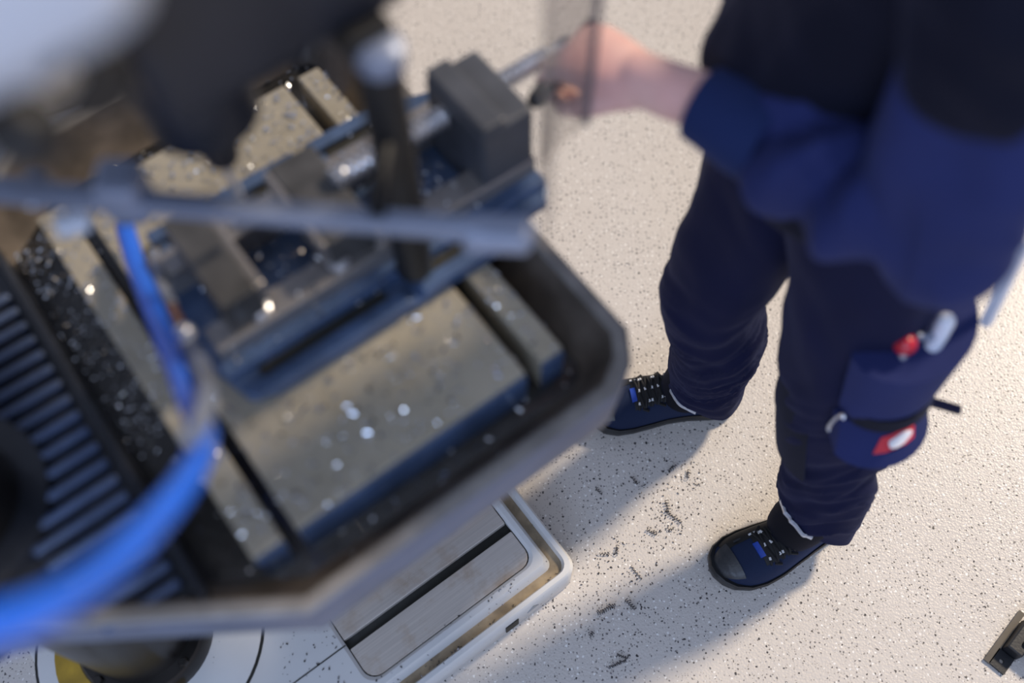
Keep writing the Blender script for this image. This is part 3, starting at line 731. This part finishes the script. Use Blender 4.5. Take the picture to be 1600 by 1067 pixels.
# --- shoes
SH_T = [0, .03, .10, .22, .36, .50, .62, .74, .84, .92, .97, 1.0]
SH_W = [.006, .027, .040, .0435, .044, .048, .054, .057, .054, .043, .028, .006]
SH_H = [.050, .082, .098, .104, .104, .098, .087, .075, .067, .060, .051, .038]
LEN = .322
def itp(t, tab):
    for i in range(len(SH_T) - 1):
        if t <= SH_T[i + 1]:
            k = (t - SH_T[i]) / (SH_T[i + 1] - SH_T[i]); k = k * k * (3 - 2 * k) if tab is SH_H else k
            return tab[i] + (tab[i + 1] - tab[i]) * k
    return tab[-1]
def make_shoe(heel, toe, side, label):
    d = (toe - heel); ang = math.atan2(d.y, d.x)
    e = bpy.data.objects.new('shoe', None); COLL.objects.link(e); e.empty_display_size = .05
    e.matrix_basis = Matrix.Identity(4)
    world_parent(e, PERSON); e.location = heel; e.rotation_euler = (0, 0, ang)
    e['label'] = label
    ts = [0, .008, .02, .04, .07, .11, .16, .22, .29, .36, .43, .5, .56, .62, .68, .74, .79, .84, .88, .92, .95, .972, .988, 1.0]
    def bend(t): return side * .012 * math.sin(math.pi * max(0, min(1, (t - .15) / .85))) - side * .006
    def P(t, q, off=0.0):
        w = itp(t, SH_W) + off; h = itp(t, SH_H) + off; c, s_ = math.cos(q), math.sin(q)
        ce = math.copysign(abs(c) ** .75, c); se = abs(s_) ** .85
        return Vector((t * LEN, bend(t) + w * ce, .014 + (h - .014) * se))
    rs = [[P(t, math.pi * k / 18) for k in range(19)] for t in ts]
    mb = MB().rings(rs, False, False, closed=False); mb.build('upper', SHOEM, e, sub=1)
    # sole: outline a little wider, rolled up round the toe
    o = MB(); rr = []
    for z, off, f in ((0, -.004, 0), (.004, .001, 0), (.020, .0045, .35), (.030, .005, 1), (.034, .0025, 1), (.030, -.004, 1)):
        ring = []
        for sg, order in ((1, ts), (-1, list(reversed(ts)))):
            for t in order:
                toe_up = max(0, (t - .78) / .22) ** 2 * .018 + max(0, (.12 - t) / .12) ** 2 * .012
                grow = off if 0 < t < 1 else off
                x = t * LEN + (off if t > .9 else -off if t < .1 else 0) * (abs(t - .5) * 2) ** 3
                ring.append(Vector((x, bend(t) + sg * (itp(t, SH_W) + grow), z + toe_up * f + max(0, (t - .85) / .15) ** 2 * .006 * (1 - f))))
        rr.append(ring)
    o.rings(rr, True, True); o.build('sole', SOLE, e, sub=0)
    # toe cap patch
    def patch(name, t0, t1, q0, q1, off, m, nt=8, nq=10, prow=None):
        A = [[P(t0 + (t1 - t0) * i / nt, math.radians(q0 + (q1 - q0) * j / nq), off) for j in range(nq + 1)] for i in range(nt + 1)]
        B = [[P(t0 + (t1 - t0) * i / nt, math.radians(q0 + (q1 - q0) * j / nq), -.002) for j in range(nq + 1)] for i in range(nt + 1)]
        g = MB(); W = nq + 1; H_ = nt + 1; vsx = [p for r in A for p in r] + [p for r in B for p in r]; K = W * H_; fs = []
        for i in range(nt):
            for j in range(nq):
                a = i * W + j; fs += [(a, a + 1, a + W + 1, a + W), (K + a + W, K + a + W + 1, K + a + 1, K + a)]
        for i in range(nt):
            a = i * W; fs.append((a, a + W, K + a + W, K + a)); a = i * W + nq; fs.append((a + W, a, K + a, K + a + W))
        for j in range(nq):
            a = j; fs.append((a + 1, a, K + a, K + a + 1)); a = nt * W + j; fs.append((a, a + 1, K + a + 1, K + a))
        return g.add(vsx, fs).build(name, m, e)
    patch('toe_bumper', .865, .985, 48, 132, .0022, TOECAP)
    patch('side_panel', .52, .90, 114, 172, .0012, LACE, 10, 6)
    patch('tongue', .40, .725, 62, 118, .0018, LACE)
    patch('tongue_tab', .705, .738, 80, 100, .0030, BLUEY, 3, 4)
    for k in range(6):
        t = .475 + .042 * k
        for sg in (-1, 1):
            pts = [P(t + sg * .018 * (j - 3) / 3, math.radians(60 + 10 * j), .0045) for j in range(7)]
            MB().tube(spline(pts, 3), .0028, 6).build('lace', LACE, e)
            for j in (1, 3, 5):
                a = pts[j]; b = pts[j].lerp(pts[j + 1 if j < 6 else j], .42 + .2 * ((k * 3 + j) % 3) / 2)
                if (k + j + (sg > 0)) % 2 != 0: continue
                MB().tube([a + Vector((0, 0, .0006)), b + Vector((0, 0, .0006))], .0026, 6).build('lace_fleck', FLECK, e)
    for q in (55, 125):
        for t in (.55, .66):
            c = P(t, math.radians(q), .004)
            MB().box(c, (.014, .005, .005), Matrix.Rotation(.5 if q > 90 else -.5, 3, 'Z')).build('lace_end', LACE, e, bevel=.001, smooth=False)
        MB().box(P(.47, math.radians(q), .004), (.013, .008, .006), Matrix.Rotation(.4, 3, 'Z')).build('eyelet_loop', BLUEY, e, bevel=.002, smooth=False)
    for t, q in ((.70, 122), (.80, 122)):
        MB().box(P(t, math.radians(q), .002), (.016, .0035, .0025)).build('reflective_dash', FLECK if t < .75 else TOECAP, e, smooth=False)
    return e
make_shoe(Vector((.686, .634, 0)), Vector((.396, .498, 0)), 1, 'navy safety shoe with reflective laced tongue, worn on the near foot')
make_shoe(Vector((.486, .894, 0)), Vector((.172, .853, 0)), -1, 'navy safety shoe with flecked laces, worn on the far foot')
for an, dx in ((ANL, Vector((-.050, -.018, 0))), (ANR, Vector((-.05, -.006, 0)))):
    b0 = Vector((an.x, an.y, 0))
    wp(MB().tube([b0 + dx * .9 + Vector((0, 0, .072)), b0 + dx * .8 + Vector((0, 0, .10)), b0 + dx * .35 + Vector((0, 0, .15)), b0 + Vector((0, 0, .22))], [.050, .054, .055, .05], 22), 'gaiter', SOCK)
# reflective piping along the front of each hem
def hem_piping(sel, a0, a1):
    """silver piping swept along the front of the cut hem"""
    bm = bmesh.new(); bm.from_mesh(trousers.data)
    vs_ = [v.co.copy() for v in bm.verts if v.is_boundary and sel(v.co)]; bm.free()
    c = sum(vs_, Vector()) / len(vs_)
    ang = lambda p: math.degrees(math.atan2(p.y - c.y, p.x - c.x)) % 360
    bins = {}
    for p in vs_:
        k = int(ang(p) // 6)
        if a0 <= ang(p) <= a1: bins.setdefault(k, []).append(p)
    ring = []
    for k in sorted(bins):
        p = max(bins[k], key=lambda q: (q.xy - c.xy).length)
        o = Vector((p.x - c.x, p.y - c.y, 0)).normalized()
        b = p + o * .0005
        ring.append([b, b + o * .004, b + o * .004 + Vector((0, 0, .010)), b + Vector((0, 0, .010))])
    wp(MB().rings(ring), 'reflective_piping', REFL, smooth=False)
hem_piping(lambda p: p.y < .74 and p.z < .4, 140, 250)
hem_piping(lambda p: p.y >= .74 and p.z < .4, 195, 250)
# charcoal knee panels, slightly proud of the trousers, follow the leg
def leg_axis(z):
    hip, kn, an = HIPL, KNL, ANL
    return mix(kn, hip, (z - kn.z) / (hip.z - kn.z)) if z > kn.z else mix(an, kn, (z - an.z) / (kn.z - an.z))
def leg_patch(name, m, zs, angs, rad, thick=.004, parent=PERSON, nz=10, na=14, shape=None):
    g = MB(); outer, inner = [], []
    for i in range(nz + 1):
        z = zs[0] + (zs[1] - zs[0]) * i / nz; c = leg_axis(z); ro, ri = [], []
        for j in range(na + 1):
            a = math.radians(angs[0] + (angs[1] - angs[0]) * j / na)
            r = rad(i / nz, j / na); dv = Vector((math.cos(a), math.sin(a), 0))
            zz = z + (shape(i / nz, j / na) if shape else 0)
            ro.append(Vector((c.x, c.y, zz)) + dv * r); ri.append(Vector((c.x, c.y, zz)) + dv * (r - thick if not callable(thick) else thick(i / nz, j / na)))
        outer.append(ro); inner.append(ri)
    rs = [o + list(reversed(i_)) for o, i_ in zip(outer, inner)]
    return wp(g.rings(rs), name, m, parent)
# cargo pocket hanging on the near leg's outer side
CP = bpy.data.objects.new('cargo_pocket', None); COLL.objects.link(CP); CP.empty_display_size = .05
world_parent(CP, PERSON); CP.location = leg_axis(.62)
CP['label'] = 'bulging cargo pocket with tools on the outer thigh'
PW['cargo_pocket'] = Matrix.Translation(leg_axis(.62))
bul = lambda i, j: .108 + .054 * max(0, math.sin(math.pi * min(1, max(0, j)))) ** .6 * (.75 + .25 * i) + .008 * i
leg_patch('pocket_pouch', NAVY, (.640, .768), (-106, 8), bul, lambda i, j: .092, CP, shape=lambda i, j: .028 * (j - .35) * i)
leg_patch('pocket_lining', NAVY3, (.746, .760), (-102, 4), lambda i, j: bul(1, j) - .012, lambda i, j: .096, CP, shape=lambda i, j: .028 * (j - .35))
leg_patch('pocket_band', NAVY3, (.628, .654), (-100, -12), lambda i, j: bul(.1, j) + .003, lambda i, j: .09, CP)
flap = lambda i, j: .100 + (.066 - .044 * i) * max(0, math.sin(math.pi * j)) ** .4
leg_patch('lower_pocket', NAVY, (.556, .614), (-108, -14), flap, lambda i, j: .08, CP)
# emblem: red lozenge with a white blob, printed on the lower pocket
def on_flap(ang, z, off):
    c = leg_axis(z); a = math.radians(ang); j = (ang + 108) / 94; i = (z - .556) / .058
    r = flap(i, j) + off
    return Vector((c.x + r * math.cos(a), c.y + r * math.sin(a), z))
def decal(name, m, pts, off):
    A = [on_flap(a, z, off) for a, z in pts]; B = [on_flap(a, z, off - .0015) for a, z in pts]
    wp(MB().rings([B, A]), name, m, CP, smooth=False)
decal('emblem', REDP, [(-80 + 7 * k, .577) for k in range(5)] + [(-46 - 7 * k, .596) for k in range(5)], .003)
blob = [(-62 + 9.0 * math.cos(q) * (1 + .12 * math.cos(3 * q)), 0.5865 + .0062 * math.sin(q) * (1 + .15 * math.sin(2 * q))) for q in [2 * math.pi * k / 20 for k in range(20)]]
decal('emblem_mark', WHITEP, blob, .0045)
pz = on_flap(-24, .575, .0)
wp(MB().box(pz + Vector((.030, -.010, -.005)), (.055, .010, .022), Matrix.Rotation(-.35, 3, 'Y') @ Matrix.Rotation(-.5, 3, 'Z')), 'strap', NAVY2, CP, bevel=.003, smooth=False)
# steel D-ring
rp = [Vector((.480 + .004 * math.sin(q), .570 - .010 * math.cos(q) * .6, .625 + .026 * math.sin(q))) for q in [math.radians(60 + 12 * k) for k in range(20)]]
wp(MB().tube(rp, .0028, 6), 'ring', STEEL, CP)
# panels on the trousers
leg_patch('knee_panel', NAVY3, (.36, .56), (150, 235), lambda i, j: .0865 + .004 * math.sin(math.pi * i), .006)

# --- tools carried in the pocket (things of their own)
TL = empty('scriber', Vector((.545, .612, .715)), 0, 'scriber with a glossy red ball grip standing in the cargo pocket', 'tool')
PW['scriber'] = Matrix.Translation(Vector((.545, .612, .715)))
d0 = Vector((.541, .590, .735)); d1 = Vector((.538, .618, .785))
wp(MB().tube([d0, mix(d0, d1, .8)], .0042, 10), 'shank', STEEL, TL)
wp(MB().sphere(d1, .0160, 12), 'ball_grip', RED, TL)
wp(MB().lathe(mix(d0, d1, .66), [(.0065, 0), (.0065, .014), (.005, .016)], 12, d1 - d0), 'ferrule', STEEL, TL)
TW = empty('bent_handle_tool', Vector((.585, .62, .72)), 0, 'white bent-handled tool standing in the cargo pocket', 'tool')
PW['bent_handle_tool'] = Matrix.Translation(Vector((.585, .62, .72)))
wp(MB().capsule([Vector((.580, .612, .726)), Vector((.581, .620, .760)), Vector((.588, .632, .785)), Vector((.590, .640, .808))], [.0095, .0115, .012, .0125], 14), 'handle', WHITEPL, TW)
wp(MB().tube([Vector((.556, .628, .787)), Vector((.580, .628, .785))], .0055, 10), 'side_pin', GREYBAR, TW)
TR = MB(); ra, rb = Vector((.668, .700, .915)), Vector((.672, .664, .755))
_x = (rb - ra).normalized(); _y = _x.cross(Vector((.6, -.8, 0))).normalized(); _z = _x.cross(_y)
for k in range(4):
    TR.box((ra + rb) / 2 + _z * (.0035 * (k - 1.5)), ((rb - ra).length, .015, .0030), Matrix((_x, _y, _z)).transposed())
fr = TR.build('folding_rule', WHITEPL, smooth=False)
tag(fr, 'pale folding rule sticking up behind the worker\'s hip', 'folding rule')

# --- crank handle of the vise under the hand (vise part, world placed)
PW['machine_vise'] = Matrix.Translation(M(.65, -.03, VZ)) @ Matrix.Rotation(AZ, 4, 'Z')
gripc = LH(.112, 0, -.030); gs = (LH(0, 1, 0) - LH(0, 0, 0))
se = M(.995, -.03, VZ + .128)
wp(MB().capsule([gripc - gs * .058, gripc, gripc + gs * .058], [.0115, .014, .0115], 14), 'crank_grip', BLACK, VS)
wp(MB().tube([se, mix(se, gripc, .5), gripc], .009, 10), 'crank_arm', STEEL, VS)
wp(MB().lathe(se - MUX * .006, [(.011, 0), (.012, .003), (.012, .016), (.011, .018)], 18, MUX), 'crank_hub', VISE_STEEL, VS)

# ------------------------------------------------------------------ black stand foot at the lower right
SF = empty('stand_foot', (.93, .33, 0), 0, 'black steel foot plate with a bolt hole at the bottom right corner of the picture', 'stand foot')
PW['stand_foot'] = Matrix.Translation((.93, .33, 0))
fa = math.radians(45); R2 = Matrix.Rotation(fa, 3, 'Z')
mb = MB(); hole = [(.0045 * math.cos(q), .0045 * math.sin(q)) for q in [2 * math.pi * k / 16 for k in range(16)]]
sq = []
for k in range(16):
    q = 2 * math.pi * k / 16; c, s_ = math.cos(q), math.sin(q); m_ = max(abs(c), abs(s_)); sq.append((.019 * c / m_, .0165 * s_ / m_))
def T(p, z): v = R2 @ Vector((p[0], p[1], 0)); return Vector((.933 + v.x, .325 + v.y, z))
mb.rings([[T(p, 0) for p in sq], [T(p, .006) for p in sq], [T(p, .006) for p in hole], [T(p, 0) for p in hole]], False, False)
wp(mb, 'foot_plate', BLACKST, SF, smooth=False)
wp(MB().box(T((.058, -.003), .017), (.075, .032, .034), R2), 'foot_beam', BLACKST, SF, bevel=.003, smooth=False)
wp(MB().box(T((.085, -.03), .02), (.09, .05, .04), R2), 'foot_block', BLACKST, SF, bevel=.004, smooth=False)
wp(MB().box(T((.045, .0205), .003), (.13, .012, .006), R2), 'bronze_strip', CLEARG, SF, smooth=False)

# ------------------------------------------------------------------ things beyond the table, far left
SK = empty('storage_sack', (-1.12, 1.80, 0), .5, 'pale grey printed sack standing on the floor beyond the drill table', 'sack')
PW['storage_sack'] = Matrix.Translation((-1.12, 1.80, 0)) @ Matrix.Rotation(.5, 4, 'Z')
mb = MB(); mb.rings([[Vector((x * (1 - .25 * z / .3), y * (1 - .5 * z / .3), z)) for x, y in rrect(-.2, .2, -.14, .14, .05)] for z in (0, .02, .12, .22, .28, .30)])
mb.build('sack_bag', CARD, SK)
for k in range(3):
    MB().box((-.05 + .03 * k, -.137, .10 + .03 * k), (.09 - .02 * k, .004, .006), Matrix.Rotation(-.3, 3, 'X')).build('print_line', INK, SK, smooth=False)
MB().box((.02, -.128, .14), (.018, .006, .20), Matrix.Rotation(-.25, 3, 'X')).build('orange_stripe', ORANGE, SK, smooth=False)
DR = MB().lathe((-1.46, 1.56, 0), [(.12, 0), (.13, .01), (.13, .10), (.135, .11), (.135, .13), (.13, .14), (.13, .27), (.12, .29), (.02, .295)], 32).build('plastic_drum', CARDD)
tag(DR, 'dark plastic drum on the floor beside the pale printed sack', 'drum')

# ------------------------------------------------------------------ metal chips and shavings
def chips(name, spots, label, m):
    mb = MB()
    for (p, size, tilt) in spots:
        a = random.uniform(0, 6.28); rot = Matrix.Rotation(a, 3, 'Z') @ Matrix.Rotation(tilt, 3, 'X')
        L_, W_ = size * random.uniform(.8, 1.6), size * random.uniform(.5, .9)
        mb.box(p, (L_, W_, size * .15), rot)
    o = mb.build(name, m, smooth=False); return tag(o, label, 'metal chips', kind='stuff')
sp = []
while len(sp) < 1700:
    u = random.uniform(.25, .79); v = random.uniform(-.40, .31)
    on = any(a < u < b for a, b in ((.303, .343), (.362, .698), (.722, .757))) and abs(v + .02) < .294
    if .38 < u < .89 and abs(v + .03) < .155: continue
    if not on and random.random() < (.8 if v > 0 else .5): continue
    if not on and u + 0 < .24: continue
    s_ = random.choice((.0018, .0030, .0046))
    sp.append((M(u, v, (.8705 if on else .7985) + s_ * .6), s_, random.gauss(0, .75)))
for k in range(700):
    u = random.uniform(.41, .79); v = random.gauss(-.03, .07)
    if abs(v + .03) > .12: continue
    rail = .045 < abs(v + .03) < .085
    s_ = random.choice((.002, .003, .0042)); sp.append((M(u, v, VZ + (.063 if rail else .0215 if abs(v + .03) < .045 else .035) + s_ * .6), s_, random.gauss(0, .75)))
for k in range(320):
    u = random.uniform(.245, .298); v = random.uniform(-.42, .05)
    s_ = random.choice((.002, .003)); sp.append((M(u, v, .7985 + s_), s_, random.gauss(0, .6)))
chips('table_chips', sp, 'scattered bright drilling chips and droplets lying on the drill table', CHIP)

# loose shavings on the floor: larger curls are things of their own
def curl(path_len, r, turns, rw):
    n = int(turns * 10) + 4
    return [Vector((path_len * k / n - path_len / 2, r * math.cos(k * 2 * math.pi / 10), r + rw + r * math.sin(k * 2 * math.pi / 10))) for k in range(n + 1)]
CURLS = [
    (1052, 808, .040, .0028, 7, -55, 'long dark curled shaving on the bright floor between the shoes'),
    (1043, 792, .026, .0040, 4, -100, 'tangled shaving just above the long curl between the shoes'),
    (1075, 742, .018, .0036, 3, 55, 'small looped shaving on the floor nearest the far leg'),
    (1050, 733, .022, .0030, 4, 15, 'flat crumpled shaving in the edge of the far leg shadow'),
    (992, 752, .018, .0030, 3, -80, 'short upright shaving in the far leg shadow'),
    (936, 768, .016, .0028, 3, -70, 'thin shaving lying leftmost in the far leg shadow'),
    (1018, 832, .022, .0030, 4, -50, 'hooked shaving left of the long curl on the floor'),
    (944, 866, .020, .0022, 3, -20, 'wiry shaving close to the corner of the white base'),
    (964, 860, .018, .0034, 3, 60, 'crumpled shaving beside the wiry one near the base corner'),
    (994, 895, .034, .0020, 5, -70, 'long wire-thin shaving below the crumpled pair on the floor'),
    (985, 945, .026, .0040, 5, -65, 'dense dark tangle of swarf at the edge of the near leg shadow'),
    (947, 953, .040, .0040, 9, 10, 'wide grey nest of fine swarf left of the dense tangle'),
    (972, 1026, .022, .0022, 5, -35, 'upper of two crossed curls near the bottom of the picture'),
    (965, 1038, .034, .0024, 9, 4, 'lower of two crossed curls near the bottom of the picture'),
    (924, 992, .010, .0034, 2, 20, 'small dark crumb of swarf below the grey swarf nest'),
    (1048, 828, .010, .0022, 2, -15, 'tiny straight shaving beside the long curl'),
]
def floor_px(x, y):
    d = CR * ((x - 800) / 1555.56) - CU * ((y - 533.5) / 1555.56) + _f
    t = -CAM_H / d.z
    return Vector((0, 0, CAM_H)) + d * t
for x, y, ln, r, tn, a, lab in CURLS:
    p = floor_px(x, y)
    pts = curl(ln, r, tn, .0009)
    pts = [q + Vector((0, .004 * math.sin(q.x * 90), 0)) for q in pts]
    o = MB().tube(pts, .00075, 5).build('metal_shaving', SWARF)
    o.location = (p.x, p.y, 0); o.rotation_euler = (0, 0, math.radians(a))
    tag(o, lab, 'metal shaving', 'curled shavings on the floor')
sp = []
for k in range(420):
    x, y, *_ = random.choice(CURLS); p = floor_px(x + random.gauss(0, 16), y + random.gauss(0, 14))
    if random.random() < .12: p = floor_px(random.uniform(830, 1100), random.uniform(720, 1060))
    s_ = random.choice((.0015, .002, .003)); sp.append((Vector((p.x, p.y, s_ * .4)), s_, random.gauss(0, .3)))
chips('floor_chips', sp, 'fine dark swarf crumbs strewn on the floor around the curls', SWARF)
sp = []
for k in range(330):
    u, v = random.choice(((.745, random.uniform(0, .36)), (random.uniform(.2, .75), .361), (.745, random.uniform(0, .36)), (random.uniform(.2, .75), .356), (random.uniform(.2, .74), random.uniform(.31, .36)), (random.uniform(.2, .31), random.uniform(.05, .3))))
    z = .0745 if (u > .725 or v > .342) else .0985
    s_ = random.choice((.0015, .002, .0032)); sp.append((M(u + random.gauss(0, .002), v + random.gauss(0, .002), z + s_ * .4), s_, random.gauss(0, .3)))
chips('base_chips', sp, 'dark swarf crumbs lying on the white base and in its gutter', SWARF)
